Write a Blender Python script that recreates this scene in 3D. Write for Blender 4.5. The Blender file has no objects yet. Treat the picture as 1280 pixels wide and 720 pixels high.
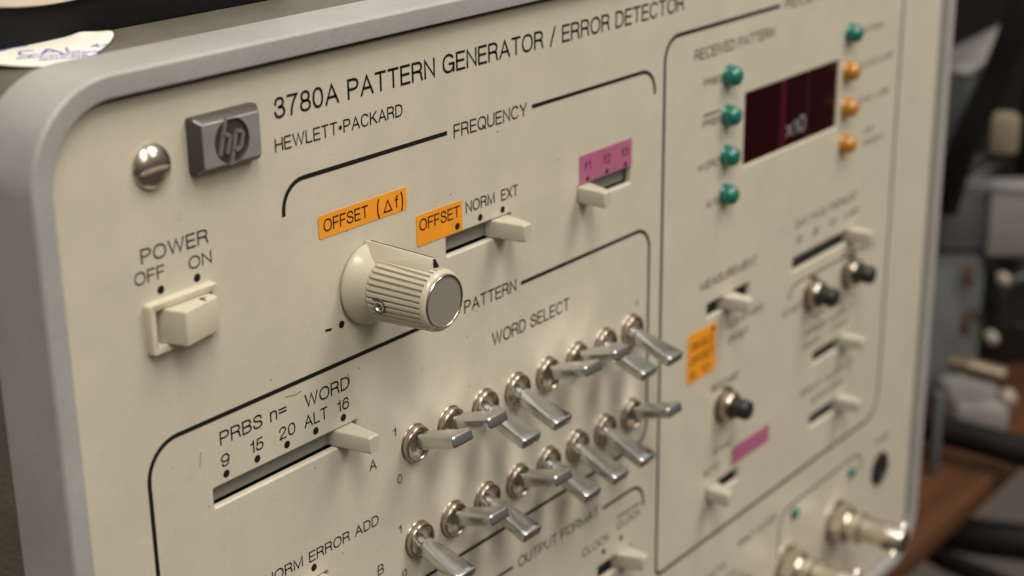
import bpy, bmesh, math, random
from mathutils import Vector, Matrix
random.seed(7)
C = bpy.context.scene.collection
SC = bpy.context.scene
U = 0.0138            # one panel unit (the pitch of the toggle switches) in metres
rad = math.radians

# ------------------------------------------------------------------ camera
CAM = Vector((-19.899, -17.7025, 11.9378))
RIGHT = Vector((0.609172, -0.792926, -0.013314))
FWD = Vector((0.745938, 0.578611, -0.329828))
UP = Vector((0.269233, 0.190991, 0.943947))
cd = bpy.data.cameras.new('camera')
cam = bpy.data.objects.new('camera', cd)
C.objects.link(cam)
m = Matrix((RIGHT, UP, -FWD)).transposed().to_4x4()
m.translation = CAM * U
cam.matrix_world = m
cd.sensor_width = 36.0
cd.lens = 2026.41 / 1280 * 36
cd.clip_start, cd.clip_end = 0.01, 100
cd.dof.use_dof = True
cd.dof.focus_distance = 27.0 * U
cd.dof.aperture_fstop = 11.8
cd.dof.aperture_blades = 0
SC.camera = cam

# ------------------------------------------------------------------ world: a dim workshop, paler towards its ceiling
w = bpy.data.worlds.new('World')
SC.world = w
w.use_nodes = True
nt = w.node_tree
bg = nt.nodes['Background']
tc = nt.nodes.new('ShaderNodeTexCoord')
sx = nt.nodes.new('ShaderNodeSeparateXYZ')
rp = nt.nodes.new('ShaderNodeValToRGB')
mr = nt.nodes.new('ShaderNodeMapRange')
mr.inputs[1].default_value, mr.inputs[2].default_value = -1, 1
nt.links.new(tc.outputs['Generated'], sx.inputs[0])
nt.links.new(sx.outputs['Z'], mr.inputs[0])
nt.links.new(mr.outputs[0], rp.inputs[0])
wy = nt.nodes.new('ShaderNodeMapRange'); wy.interpolation_type = 'SMOOTHSTEP'
wy.inputs[1].default_value, wy.inputs[2].default_value = -0.05, 0.40
wy.inputs[3].default_value, wy.inputs[4].default_value = 0.85, 2.0          # extra brightness added behind the bench for the chrome levers to reflect
nt.links.new(sx.outputs['Y'], wy.inputs[0])
wm = nt.nodes.new('ShaderNodeMix'); wm.data_type = 'RGBA'; wm.blend_type = 'MULTIPLY'; wm.inputs[0].default_value = 1
nt.links.new(rp.outputs[0], wm.inputs[6]); nt.links.new(wy.outputs[0], wm.inputs[7])
nt.links.new(wm.outputs[2], bg.inputs['Color'])
e = rp.color_ramp.elements
e[0].position, e[0].color = 0.30, (0.085, 0.074, 0.062, 1)
e[1].position, e[1].color = 0.95, (0.60, 0.58, 0.535, 1)
k = e.new(0.55); k.color = (0.20, 0.184, 0.16, 1)
bg.inputs['Strength'].default_value = 1.0

# ------------------------------------------------------------------ lamps: four ceiling troffers above and in front of the bench
def area(name, loc, target, sx_, sy_, power, col=(1, 0.95, 0.855)):
    l = bpy.data.lights.new(name, 'AREA')
    l.shape, l.size, l.size_y, l.energy, l.color = 'RECTANGLE', sx_, sy_, power, col
    o = bpy.data.objects.new(name, l)
    C.objects.link(o)
    o.location = loc
    o.rotation_euler = (Vector(target) - Vector(loc)).to_track_quat('-Z', 'Y').to_euler()
    return o
area('ceiling_lamp', (-0.36, -0.48, 1.08), (0.05, 0, 0), 0.30, 0.60, 7.0)
area('ceiling_lamp', (0.54, -0.52, 1.08), (0.05, 0, 0), 0.30, 0.60, 6.6)
area('ceiling_lamp', (-0.62, -1.35, 1.45), (0.05, 0, 0), 0.35, 1.2, 11.3)
area('ceiling_lamp', (0.70, -1.35, 1.45), (0.05, 0, 0), 0.35, 1.2, 11.2)

SC.view_settings.view_transform = 'Standard'
SC.view_settings.look = 'None'
SC.view_settings.exposure = 0.0
SC.view_settings.gamma = 1.0
SC.render.engine = 'CYCLES'
SC.cycles.use_denoising = True
SC.cycles.blur_glossy = 0.2

# ------------------------------------------------------------------ materials
def mat(name, col, rough=0.5, metal=0.0, noise=0.0, scale=40, bump=0.0, bscale=400, coat=0.0, emit=None, spec=0.5, stretch=None, fine=0.0):
    mt = bpy.data.materials.new(name)
    mt.use_nodes = True
    n = mt.node_tree
    b = n.nodes['Principled BSDF']
    b.inputs['Base Color'].default_value = (*col, 1)
    b.inputs['Roughness'].default_value = rough
    b.inputs['Metallic'].default_value = metal
    b.inputs['Specular IOR Level'].default_value = spec
    b.inputs['Coat Weight'].default_value = coat
    b.inputs['Coat Roughness'].default_value = 0.1
    t = n.nodes.new('ShaderNodeTexCoord')
    src = t.outputs['Object']
    if stretch:
        mp = n.nodes.new('ShaderNodeMapping')
        mp.inputs['Scale'].default_value = stretch
        n.links.new(src, mp.inputs[0]); src = mp.outputs[0]
    if noise:
        nz = n.nodes.new('ShaderNodeTexNoise')
        nz.inputs['Scale'].default_value = scale
        nz.inputs['Detail'].default_value = 6
        n.links.new(src, nz.inputs['Vector'])
        mx = n.nodes.new('ShaderNodeMix'); mx.data_type = 'RGBA'
        mx.inputs[6].default_value = (*[c * (1 - noise) for c in col], 1)
        mx.inputs[7].default_value = (*[min(1, c * (1 + noise)) for c in col], 1)
        n.links.new(nz.outputs['Fac'], mx.inputs[0])
        n.links.new(mx.outputs[2], b.inputs['Base Color'])
        rr = n.nodes.new('ShaderNodeMapRange')
        rr.inputs[3].default_value, rr.inputs[4].default_value = rough * 0.85, min(1, rough * 1.2)
        n.links.new(nz.outputs['Fac'], rr.inputs[0])
        n.links.new(rr.outputs[0], b.inputs['Roughness'])
    if fine:                                   # fine grain of old paint and faint broad yellowing
        fz = n.nodes.new('ShaderNodeTexNoise'); fz.inputs['Scale'].default_value = 2300; fz.inputs['Detail'].default_value = 2
        n.links.new(t.outputs['Object'], fz.inputs['Vector'])
        lo = n.nodes.new('ShaderNodeTexNoise'); lo.inputs['Scale'].default_value = 55; lo.inputs['Detail'].default_value = 5; lo.inputs['Roughness'].default_value = 0.7
        n.links.new(t.outputs['Object'], lo.inputs['Vector'])
        ad = n.nodes.new('ShaderNodeMath'); ad.operation = 'ADD'
        n.links.new(fz.outputs['Fac'], ad.inputs[0]); n.links.new(lo.outputs['Fac'], ad.inputs[1])
        fm = n.nodes.new('ShaderNodeMapRange')
        fm.inputs[1].default_value, fm.inputs[2].default_value = 0.6, 1.4
        fm.inputs[3].default_value, fm.inputs[4].default_value = 1 - fine, 1 + fine
        n.links.new(ad.outputs[0], fm.inputs[0])
        vm = n.nodes.new('ShaderNodeMix'); vm.data_type = 'RGBA'; vm.blend_type = 'MULTIPLY'
        vm.inputs[0].default_value = 1
        src_l = b.inputs['Base Color'].links
        if src_l: n.links.new(src_l[0].from_socket, vm.inputs[6])
        else: vm.inputs[6].default_value = (*col, 1)
        gn = n.nodes.new('ShaderNodeTexNoise'); gn.inputs['Scale'].default_value = 120; gn.inputs['Detail'].default_value = 8; gn.inputs['Roughness'].default_value = 0.75
        n.links.new(t.outputs['Object'], gn.inputs['Vector'])
        gm = n.nodes.new('ShaderNodeMapRange')
        gm.inputs[1].default_value, gm.inputs[2].default_value = 0.60, 0.72
        gm.inputs[3].default_value, gm.inputs[4].default_value = 1.0, 0.86
        n.links.new(gn.outputs['Fac'], gm.inputs[0])
        pm = n.nodes.new('ShaderNodeMath'); pm.operation = 'MULTIPLY'
        n.links.new(fm.outputs[0], pm.inputs[0]); n.links.new(gm.outputs[0], pm.inputs[1])
        n.links.new(pm.outputs[0], vm.inputs[7])
        n.links.new(vm.outputs[2], b.inputs['Base Color'])
    if bump:
        nb = n.nodes.new('ShaderNodeTexNoise')
        nb.inputs['Scale'].default_value = bscale
        nb.inputs['Detail'].default_value = 3
        n.links.new(src, nb.inputs['Vector'])
        bp = n.nodes.new('ShaderNodeBump')
        bp.inputs['Strength'].default_value = bump
        bp.inputs['Distance'].default_value = 0.0004
        n.links.new(nb.outputs['Fac'], bp.inputs['Height'])
        n.links.new(bp.outputs[0], b.inputs['Normal'])
    if emit:
        b.inputs['Emission Color'].default_value = (*emit[0], 1)
        b.inputs['Emission Strength'].default_value = emit[1]
    return mt

M = dict(
    panel=mat('panel_paint', (0.52, 0.474, 0.376), 0.42, noise=0.035, scale=22, bump=0.10, bscale=1500, fine=0.11),
    frame=mat('frame_paint', (0.33, 0.317, 0.302), 0.34, noise=0.08, scale=60, bump=0.15, bscale=1200, fine=0.12),
    cover=mat('vinyl_cover', (0.105, 0.091, 0.067), 0.6, noise=0.25, scale=90, bump=0.6, bscale=700),
    gap=mat('dark_gap', (0.015, 0.013, 0.011), 0.8),
    ink=mat('black_ink', (0.010, 0.009, 0.008), 0.7, spec=0.15),
    greyplate=mat('slider_plate', (0.20, 0.19, 0.165), 0.5, noise=0.1, scale=200),
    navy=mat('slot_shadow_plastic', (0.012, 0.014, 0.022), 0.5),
    lever=mat('lever_plastic', (0.46, 0.43, 0.345), 0.38, noise=0.03, scale=120, bump=0.08, bscale=1500),
    knob=mat('knob_plastic', (0.49, 0.445, 0.345), 0.22, noise=0.05, scale=140, bump=0.05, bscale=900),
    switch=mat('switch_plastic', (0.53, 0.48, 0.37), 0.36, noise=0.03, scale=150),
    chrome=mat('chrome', (0.60, 0.60, 0.60), 0.21, 1.0, noise=0.08, scale=150),
    nickel=mat('nickel', (0.47, 0.40, 0.325), 0.20, 1.0, noise=0.12, scale=260),
    bright=mat('bright_nickel', (0.74, 0.665, 0.57), 0.22, 1.0, noise=0.08, scale=260),
    steelhole=mat('dark_steel', (0.07, 0.06, 0.05), 0.4, 0.8),
    brushed=mat('brushed_metal', (0.31, 0.29, 0.24), 0.5, 0.45, noise=0.06, scale=300, stretch=(1, 8, 1)),
    screw=mat('screw_metal', (0.52, 0.46, 0.39), 0.25, 1.0, noise=0.1, scale=200),
    badge=mat('badge_metal', (0.25, 0.245, 0.235), 0.38, 0.25, noise=0.1, scale=200, fine=0.1),
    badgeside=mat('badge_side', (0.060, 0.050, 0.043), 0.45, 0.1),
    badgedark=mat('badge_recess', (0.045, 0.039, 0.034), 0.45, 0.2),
    badgelight=mat('badge_letters', (0.23, 0.215, 0.195), 0.34, 0.4),
    orange=mat('orange_tape', (0.78, 0.285, 0.012), 0.5, noise=0.08, scale=150, fine=0.10),
    pink=mat('pink_tape', (0.37, 0.105, 0.195), 0.5, noise=0.06, scale=150, fine=0.10),
    green=mat('green_lens', (0.002, 0.125, 0.095), 0.08, coat=0.5),
    amber=mat('amber_lens', (0.42, 0.165, 0.010), 0.08, coat=0.5),
    red=mat('red_filter', (0.017, 0.0005, 0.002), 0.25, spec=0.08),
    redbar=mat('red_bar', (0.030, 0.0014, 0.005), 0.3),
    white=mat('white_print', (0.33, 0.31, 0.30), 0.5),
    black=mat('black_plastic', (0.014, 0.013, 0.013), 0.35),
    blackmatt=mat('black_rubber', (0.0045, 0.004, 0.004), 0.65, noise=0.3, scale=60, spec=0.2),
    paper=mat('paper', (0.74, 0.70, 0.62), 0.7, noise=0.08, scale=50, bump=0.2, bscale=200),
    biro=mat('blue_ink', (0.13, 0.17, 0.50), 0.6),
    beige=mat('beige_housing', (0.62, 0.53, 0.41), 0.5, noise=0.05, scale=40),
    wood=mat('bench_wood', (0.072, 0.029, 0.0105), 0.5, noise=0.6, scale=9, stretch=(0.6, 14, 14), spec=0.2),
    carpet=mat('carpet', (0.090, 0.066, 0.055), 0.9, noise=0.3, scale=30, bump=0.5, bscale=80),
    alu=mat('aluminium', (0.37, 0.35, 0.33), 0.42, 0.5, noise=0.15, scale=30),
    greyblue=mat('grey_paint', (0.085, 0.088, 0.09), 0.5, noise=0.3, scale=30),
    slate=mat('slate_panel', (0.135, 0.142, 0.148), 0.5, noise=0.4, scale=30),
    copper=mat('copper', (0.16, 0.075, 0.045), 0.4, 0.5),
    brass=mat('brass', (0.19, 0.145, 0.10), 0.35, 0.6, noise=0.1, scale=60),
    tan=mat('tan_plastic', (0.19, 0.15, 0.10), 0.55),
    ivory=mat('ivory', (0.27, 0.22, 0.18), 0.35),
)

# ------------------------------------------------------------------ helpers (all shapes are given in panel units)
def finish(name, bm, material, parent=None, smooth=True, angle=32, loc=None):
    me = bpy.data.meshes.new(name)
    bmesh.ops.recalc_face_normals(bm, faces=bm.faces[:])
    bm.to_mesh(me)
    bm.free()
    me.transform(Matrix.Scale(U, 4))
    if smooth:
        me.shade_smooth()
        me.set_sharp_from_angle(angle=rad(angle))
    for mm in (material if isinstance(material, (list, tuple)) else [material]):
        me.materials.append(mm)
    o = bpy.data.objects.new(name, me)
    C.objects.link(o)
    if parent: o.parent = parent
    if loc: o.location = Vector(loc) * U
    return o

def weight_normals(o):
    md = o.modifiers.new('weighted_normals', 'WEIGHTED_NORMAL')
    md.mode, md.weight, md.keep_sharp = 'FACE_AREA', 100, True
    return o

def empty(name, loc, label=None, cat=None, group=None, parent=None, rz=0):
    o = bpy.data.objects.new(name, None)
    o.empty_display_size = 0.01
    C.objects.link(o)
    o.location = Vector(loc) * U
    o.rotation_euler = (0, 0, rz)
    if parent: o.parent = parent
    tag(o, label, cat, group)
    return o

def tag(o, label=None, cat=None, group=None, kind=None):
    if label: o['label'] = label
    if cat: o['category'] = cat
    if group: o['group'] = group
    if kind: o['kind'] = kind
    return o

def add_box(bm, x0, x1, y0, y1, z0, z1, bevel=0.0, seg=2):
    r = bmesh.ops.create_cube(bm, size=1)
    vs = r['verts']
    for v in vs:
        v.co = Vector(((x0 + x1) / 2 + v.co.x * (x1 - x0), (y0 + y1) / 2 + v.co.y * (y1 - y0), (z0 + z1) / 2 + v.co.z * (z1 - z0)))
    if bevel:
        es = list({e_ for v in vs for e_ in v.link_edges})
        bmesh.ops.bevel(bm, geom=es, offset=bevel, segments=seg, profile=0.5, affect='EDGES')

def add_hull(bm, pts, bevel=0.0, seg=2):
    t = bmesh.new()
    for p in pts: t.verts.new(p)
    bmesh.ops.convex_hull(t, input=t.verts[:])
    bmesh.ops.dissolve_limit(t, angle_limit=rad(3), verts=t.verts[:], edges=t.edges[:])
    if bevel:
        bmesh.ops.bevel(t, geom=t.edges[:], offset=bevel, segments=seg, profile=0.5, affect='EDGES')
    merge(bm, t)

def merge(bm, t):
    me = bpy.data.meshes.new('tmp'); t.to_mesh(me); t.free()
    bm.from_mesh(me); bpy.data.meshes.remove(me)

def add_lathe(bm, prof, cx=0, cz=0, n=48, rfun=None, axis='Y'):
    """profile of (radius, y) turned about the line x=cx, z=cz"""
    rings = []
    for r, y in prof:
        if r < 1e-6:
            rings.append([bm.verts.new((cx, y, cz))]); continue
        ring = []
        for i in range(n):
            a = 2 * math.pi * i / n
            rr = r * (rfun(a, y) if rfun else 1)
            ring.append(bm.verts.new((cx + rr * math.cos(a), y, cz + rr * math.sin(a))))
        rings.append(ring)
    for A, B in zip(rings, rings[1:]):
        if len(A) == 1 and len(B) == 1: continue
        if len(A) == 1:
            for i in range(n): bm.faces.new((A[0], B[i], B[(i + 1) % n]))
        elif len(B) == 1:
            for i in range(n): bm.faces.new((A[i], A[(i + 1) % n], B[0]))
        else:
            for i in range(n): bm.faces.new((A[i], A[(i + 1) % n], B[(i + 1) % n], B[i]))

def add_tube(bm, pts, r, n=12, cap=True):
    pts = [Vector(p) for p in pts]
    rs = r if isinstance(r, (list, tuple)) else [r] * len(pts)
    rings = []
    ref = None
    for i, p in enumerate(pts):
        d = (pts[min(i + 1, len(pts) - 1)] - pts[max(i - 1, 0)]).normalized()
        if ref is None: ref = Vector((0, 0, 1)) if abs(d.z) < 0.9 else Vector((1, 0, 0))
        a = (ref - d * ref.dot(d)).normalized(); b = d.cross(a); ref = a
        rings.append([bm.verts.new(p + (a * math.cos(2 * math.pi * j / n) + b * math.sin(2 * math.pi * j / n)) * rs[i]) for j in range(n)])
    for A, B in zip(rings, rings[1:]):
        for j in range(n): bm.faces.new((A[j], A[(j + 1) % n], B[(j + 1) % n], B[j]))
    if cap:
        bm.faces.new(rings[0]); bm.faces.new(rings[-1][::-1])

def smooth_path(pts, k=8):
    pts = [Vector(p) for p in pts]
    P = [pts[0]] + pts + [pts[-1]]
    out = []
    for i in range(1, len(P) - 2):
        a, b, c, d = P[i - 1], P[i], P[i + 1], P[i + 2]
        for j in range(k):
            t = j / k
            out.append(0.5 * (2 * b + (c - a) * t + (2 * a - 5 * b + 4 * c - d) * t * t + (3 * b - a - 3 * c + d) * t ** 3))
    out.append(pts[-1])
    return out

def sight(x, y, t):
    """where the line of sight through a spot of the photograph is after t units of depth"""
    return CAM + t * (FWD + RIGHT * ((x - 640) / 2026.41) + UP * ((360 - y) / 2026.41))

INK_Y = -0.006
def ribbon(bm, pts, wd, y=INK_Y, closed=False):
    """a flat printed line of width wd through (x, z) points"""
    n = len(pts); L, R_ = [], []
    for i, p in enumerate(pts):
        a = pts[i - 1] if (i > 0 or closed) else p
        b = pts[(i + 1) % n] if (i < n - 1 or closed) else p
        dx, dz = b[0] - a[0], b[1] - a[1]
        l = math.hypot(dx, dz) or 1
        nx, nz = -dz / l * wd / 2, dx / l * wd / 2
        L.append(bm.verts.new((p[0] + nx, y, p[1] + nz))); R_.append(bm.verts.new((p[0] - nx, y, p[1] - nz)))
    for i in range(n if closed else n - 1):
        j = (i + 1) % n
        bm.faces.new((L[i], L[j], R_[j], R_[i]))

def dot(bm, x, z, r=0.065, y=INK_Y):
    bm.faces.new([bm.verts.new((x + r * math.cos(a * math.pi / 10), y, z + r * math.sin(a * math.pi / 10))) for a in range(20)])

def arc(cx, cz, r, a0, a1, n=8):
    return [(cx + r * math.cos(rad(a0 + (a1 - a0) * i / n)), cz + r * math.sin(rad(a0 + (a1 - a0) * i / n))) for i in range(n + 1)]

# a plain single-stroke sans lettering, drawn as ribbons: each glyph is (width, strokes) on a cap height of 1
def el(cx, cy, rx, ry, a0, a1, n=14, p=2.25):
    out = []
    for i in range(n + 1):
        a = rad(a0 + (a1 - a0) * i / n); c, s_ = math.cos(a), math.sin(a)
        out.append((cx + rx * math.copysign(abs(c) ** (2 / p), c), cy + ry * math.copysign(abs(s_) ** (2 / p), s_)))
    return out
def crv(*pts): return [(p.x, p.y) for p in smooth_path([(a, b, 0) for a, b in pts], 5)]
GL = {
 'A': (.66, [[(0, 0), (.33, 1), (.66, 0)], [(.11, .33), (.55, .33)]]),
 'B': (.56, [[(0, 0), (0, 1), (.30, 1)] + el(.30, .755, .23, .245, 90, -90) + [(0, .51)], [(.30, .51)] + el(.31, .255, .25, .255, 90, -90) + [(0, 0)]]),
 'C': (.64, [el(.33, .5, .33, .5, 38, 322, 26)]),
 'D': (.60, [[(0, 0), (0, 1), (.24, 1)] + el(.24, .5, .36, .5, 90, -90, 18) + [(0, 0)]]),
 'E': (.50, [[(.50, 1), (0, 1), (0, 0), (.51, 0)], [(0, .52), (.46, .52)]]),
 'F': (.48, [[(.48, 1), (0, 1), (0, 0)], [(0, .50), (.42, .50)]]),
 'G': (.68, [el(.34, .5, .34, .5, 40, 352, 26), [(.40, .47), (.675, .47), (.675, 0)]]),
 'H': (.58, [[(0, 0), (0, 1)], [(.58, 0), (.58, 1)], [(0, .52), (.58, .52)]]),
 'I': (.02, [[(0, 0), (0, 1)]]),
 'J': (.42, [[(.42, 1), (.42, .25)] + el(.21, .25, .21, .25, 0, -180)]),
 'K': (.58, [[(0, 0), (0, 1)], [(.55, 1), (0, .36)], [(.20, .60), (.58, 0)]]),
 'L': (.46, [[(0, 1), (0, 0), (.46, 0)]]),
 'M': (.72, [[(0, 0), (0, 1), (.36, 0), (.72, 1), (.72, 0)]]),
 'N': (.58, [[(0, 0), (0, 1), (.58, 0), (.58, 1)]]),
 'O': (.70, [el(.35, .5, .35, .5, 0, 360, 34)]),
 'P': (.54, [[(0, 0), (0, 1), (.28, 1)] + el(.28, .735, .26, .265, 90, -90) + [(0, .47)]]),
 'Q': (.70, [el(.35, .5, .35, .5, 0, 360, 34), [(.42, .24), (.68, -.04)]]),
 'R': (.58, [[(0, 0), (0, 1), (.30, 1)] + el(.30, .745, .25, .255, 90, -90) + [(0, .49)], [(.28, .49)] + crv((.40, .47), (.51, .38), (.53, .20), (.58, 0))]),
 'S': (.56, [crv((.53, .74), (.47, .93), (.28, 1), (.09, .94), (.03, .76), (.11, .60), (.28, .53), (.46, .45), (.56, .27), (.48, .07), (.28, 0), (.07, .07), (.0, .28))]),
 'T': (.56, [[(0, 1), (.56, 1)], [(.28, 1), (.28, 0)]]),
 'U': (.58, [[(0, 1), (0, .30)] + el(.29, .30, .29, .30, 180, 360) + [(.58, 1)]]),
 'V': (.62, [[(0, 1), (.31, 0), (.62, 1)]]),
 'W': (.92, [[(0, 1), (.23, 0), (.46, 1), (.69, 0), (.92, 1)]]),
 'X': (.58, [[(0, 0), (.58, 1)], [(0, 1), (.58, 0)]]),
 'Y': (.60, [[(0, 1), (.30, .43), (.60, 1)], [(.30, .43), (.30, 0)]]),
 '0': (.48, [el(.24, .5, .24, .5, 0, 360, 30)]),
 '1': (.18, [crv((0, .76), (.12, .80), (.18, 1)), [(.18, 1), (.18, 0)]]),
 '2': (.48, [crv((.02, .68), (.06, .90), (.24, 1), (.42, .91), (.46, .72), (.36, .50), (.12, .24), (.01, 0)), [(.01, 0), (.48, 0)]]),
 '3': (.48, [crv((.02, .72), (.08, .93), (.24, 1), (.40, .92), (.43, .75), (.36, .58), (.20, .53)), crv((.20, .53), (.38, .49), (.48, .28), (.40, .07), (.23, 0), (.06, .07), (.0, .27))]),
 '5': (.48, [[(.44, 1), (.10, 1), (.05, .50)] + crv((.05, .50), (.22, .63), (.40, .56), (.48, .33), (.40, .08), (.22, 0), (.05, .08), (.0, .25))]),
 '6': (.48, [el(.245, .31, .235, .31, 0, 360, 24), crv((.01, .31), (.03, .62), (.12, .92), (.26, 1), (.40, .94), (.45, .78))]),
 '7': (.48, [[(0, 1), (.48, 1)] + crv((.48, 1), (.30, .66), (.19, .30), (.15, 0))]),
 '8': (.48, [el(.24, .755, .20, .245, 0, 360, 24), el(.24, .265, .24, .265, 0, 360, 24)]),
 '9': (.48, [el(.235, .69, .235, .31, 0, 360, 24), crv((.47, .69), (.45, .38), (.36, .08), (.22, 0), (.08, .06), (.03, .22))]),
 'n': (.42, [[(0, .70), (0, 0)], [(0, .48)] + el(.21, .46, .21, .26, 180, 0) + [(.42, 0)]]),
 'f': (.26, [crv((.26, 1), (.14, .98), (.11, .82), (.11, .70)) + [(.11, 0)], [(0, .68), (.25, .68)]]),
 'x': (.42, [[(0, 0), (.42, .70)], [(0, .70), (.42, 0)]]),
 '=': (.50, [[(0, .62), (.50, .62)], [(0, .34), (.50, .34)]]),
 '/': (.34, [[(0, -.06), (.34, 1.06)]]),
 '(': (.16, [crv((.16, 1.12), (.03, .80), (0, .45), (.03, .10), (.16, -.22))]),
 ')': (.16, [crv((0, 1.12), (.13, .80), (.16, .45), (.13, .10), (0, -.22))]),
 'Δ': (.66, [[(0, 0), (.33, 1), (.66, 0), (0, 0)]]),
 ',': (.04, [[(.04, .04), (0, -.16)]]),
 '•': (.24, 'dot'),
}
def stroke(bm, pts, wd, y, map_):
    P = [Vector(map_(*p)) for p in pts]
    Q = [P[0]]
    for p in P[1:]:
        if (p - Q[-1]).length > 1e-5: Q.append(p)
    P = Q
    closed = len(P) > 3 and (P[0] - P[-1]).length < 1e-4
    if closed: P = P[:-1]
    n = len(P)
    if not closed:                                     # square ends
        P[0] = P[0] + (P[0] - P[1]).normalized() * wd / 2 * 0.9
        P[-1] = P[-1] + (P[-1] - P[-2]).normalized() * wd / 2 * 0.9
    rows = []
    for i, p in enumerate(P):
        a = P[i - 1] if (i > 0 or closed) else None
        b = P[(i + 1) % n] if (i < n - 1 or closed) else None
        d1 = (p - a).normalized() if a is not None else (b - p).normalized()
        d2 = (b - p).normalized() if b is not None else d1
        n1, n2 = Vector((-d1.y, d1.x)), Vector((-d2.y, d2.x))
        mi = n1 + n2
        if mi.length < 1e-3: mi = n1
        mi.normalize()
        k_ = min(1.9, 1 / max(0.35, mi.dot(n1)))
        o = mi * wd / 2 * k_
        rows.append((bm.verts.new((p.x + o.x, y, p.y + o.y)), bm.verts.new((p.x - o.x, y, p.y - o.y))))
    for i in range(n if closed else n - 1):
        j = (i + 1) % n
        bm.faces.new((rows[i][0], rows[j][0], rows[j][1], rows[i][1]))
def text(bm, s, x0, x1, z, cap, y=INK_Y, weight=0.122):
    """writing from x0 to x1 with its baseline at z and its capitals cap tall"""
    sw = weight * cap
    pen_x, items = 0.0, []
    prev_sp = True
    for ch_ in s:
        if ch_ == ' ': pen_x += 0.40; continue
        wd, st = GL[ch_]
        items.append((pen_x, wd, st))
        pen_x += wd + 0.205
    total = items[-1][0] + items[-1][1]
    kx = (x1 - x0 - sw) / total if total > 0.05 else 1.0
    kz = cap - sw
    for px, wd, st in items:
        mp = lambda u, v: (x0 + sw / 2 + (px + u) * kx, z + sw / 2 + v * kz)
        if st == 'dot':
            c = mp(wd / 2, 0.46); dot(bm, c[0], c[1], cap * 0.17, y=y); continue
        for p in st: stroke(bm, p, sw, y, mp)

# ================================================================== THE INSTRUMENT
# panel faces -Y at y = 0, stands proud of nothing: its frame's front is at y = -0.3
FX0, FX1, FZ0, FZ1 = -7.58, 22.66, -12.25, 7.535       # frame, outside
PX0, PX1, PZ0, PZ1 = -7.22, 22.28, -11.89, 7.175       # frame, inside
BENCH_Z = -12.55
inst = empty('test_instrument', (0, 0, 0),
             'beige panelled electronic test instrument in a grey metal frame, rows of chrome toggle switches', 'instrument')

def rrect(x0, x1, z0, z1, r, n=10):
    return arc(x1 - r, z1 - r, r, 0, 90, n) + arc(x0 + r, z1 - r, r, 90, 180, n) + arc(x0 + r, z0 + r, r, 180, 270, n) + arc(x1 - r, z0 + r, r, 270, 360, n)

# --- frame: one closed section swept round the rounded rectangle
def frame_loop(d, y, r):
    return [(x, y, z) for x, z in rrect(FX0 + d, FX1 - d, FZ0 + d, FZ1 - d, r, 12)]
bm = bmesh.new()
sect = [(0.02, 1.05, 1.45), (0.0, 1.0, 1.47), (0.0, -0.14, 1.47), (0.01, -0.175, 1.46), (0.035, -0.20, 1.435), (0.06, -0.207, 1.41),
        (0.33, -0.192, 1.14), (0.352, -0.180, 1.12), (0.36, -0.16, 1.11), (0.36, 0.02, 1.11), (0.36, 0.40, 1.11)]
loops = [[bm.verts.new(p) for p in frame_loop(*s)] for s in sect]
for A, B in zip(loops, loops[1:]):
    for i in range(len(A)):
        j = (i + 1) % len(A)
        bm.faces.new((A[i], A[j], B[j], B[i]))
weight_normals(finish('frame', bm, M['frame'], inst, angle=75))

# --- casing behind the frame: covers, feet
def shell(name, keep):
    lp_ = rrect(FX0 + 0.03, FX1 - 0.03, FZ0 + 0.03, FZ1 - 0.03, 1.44, 12)
    bm = bmesh.new()
    n = len(lp_)
    cols = [[bm.verts.new((x, y, z)) for y in (1.02, 31.0)] for x, z in lp_]
    cin = [[bm.verts.new((x * 0.985 + 0.11, y, z * 0.985 - 0.035)) for y in (1.02, 31.0)] for x, z in lp_]
    for i in range(n):
        j = (i + 1) % n
        if keep((lp_[i][0] + lp_[j][0]) / 2, (lp_[i][1] + lp_[j][1]) / 2):
            bm.faces.new((cols[i][0], cols[j][0], cols[j][1], cols[i][1]))
            bm.faces.new((cin[i][0], cin[j][0], cin[j][1], cin[i][1]))
    bmesh.ops.delete(bm, geom=[v for v in bm.verts if not v.link_faces], context='VERTS')
    finish(name, bm, M['cover'], inst, angle=50)
shell('top_cover', lambda x, z: z > FZ1 - 1.5)
shell('side_cover', lambda x, z: FZ0 + 1.5 < z < FZ1 - 1.5 and x < 0)
shell('side_cover', lambda x, z: FZ0 + 1.5 < z < FZ1 - 1.5 and x > 0)
shell('bottom_cover', lambda x, z: z < FZ0 + 1.5)
bm = bmesh.new()
add_hull(bm, [(x, y, z) for x, z in rrect(FX0 + 0.1, FX1 - 0.1, FZ0 + 0.1, FZ1 - 0.1, 1.4, 12) for y in (30.9, 31.05)])
finish('rear_panel', bm, M['greyplate'], inst)
for x in (-5, 20):
    for y in (2.2, 28):
        bm = bmesh.new()
        add_box(bm, x - 0.7, x + 0.7, y - 0.7, y + 0.7, BENCH_Z, FZ0 + 0.06, 0.05)
        finish('foot', bm, M['blackmatt'], inst)

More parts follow.
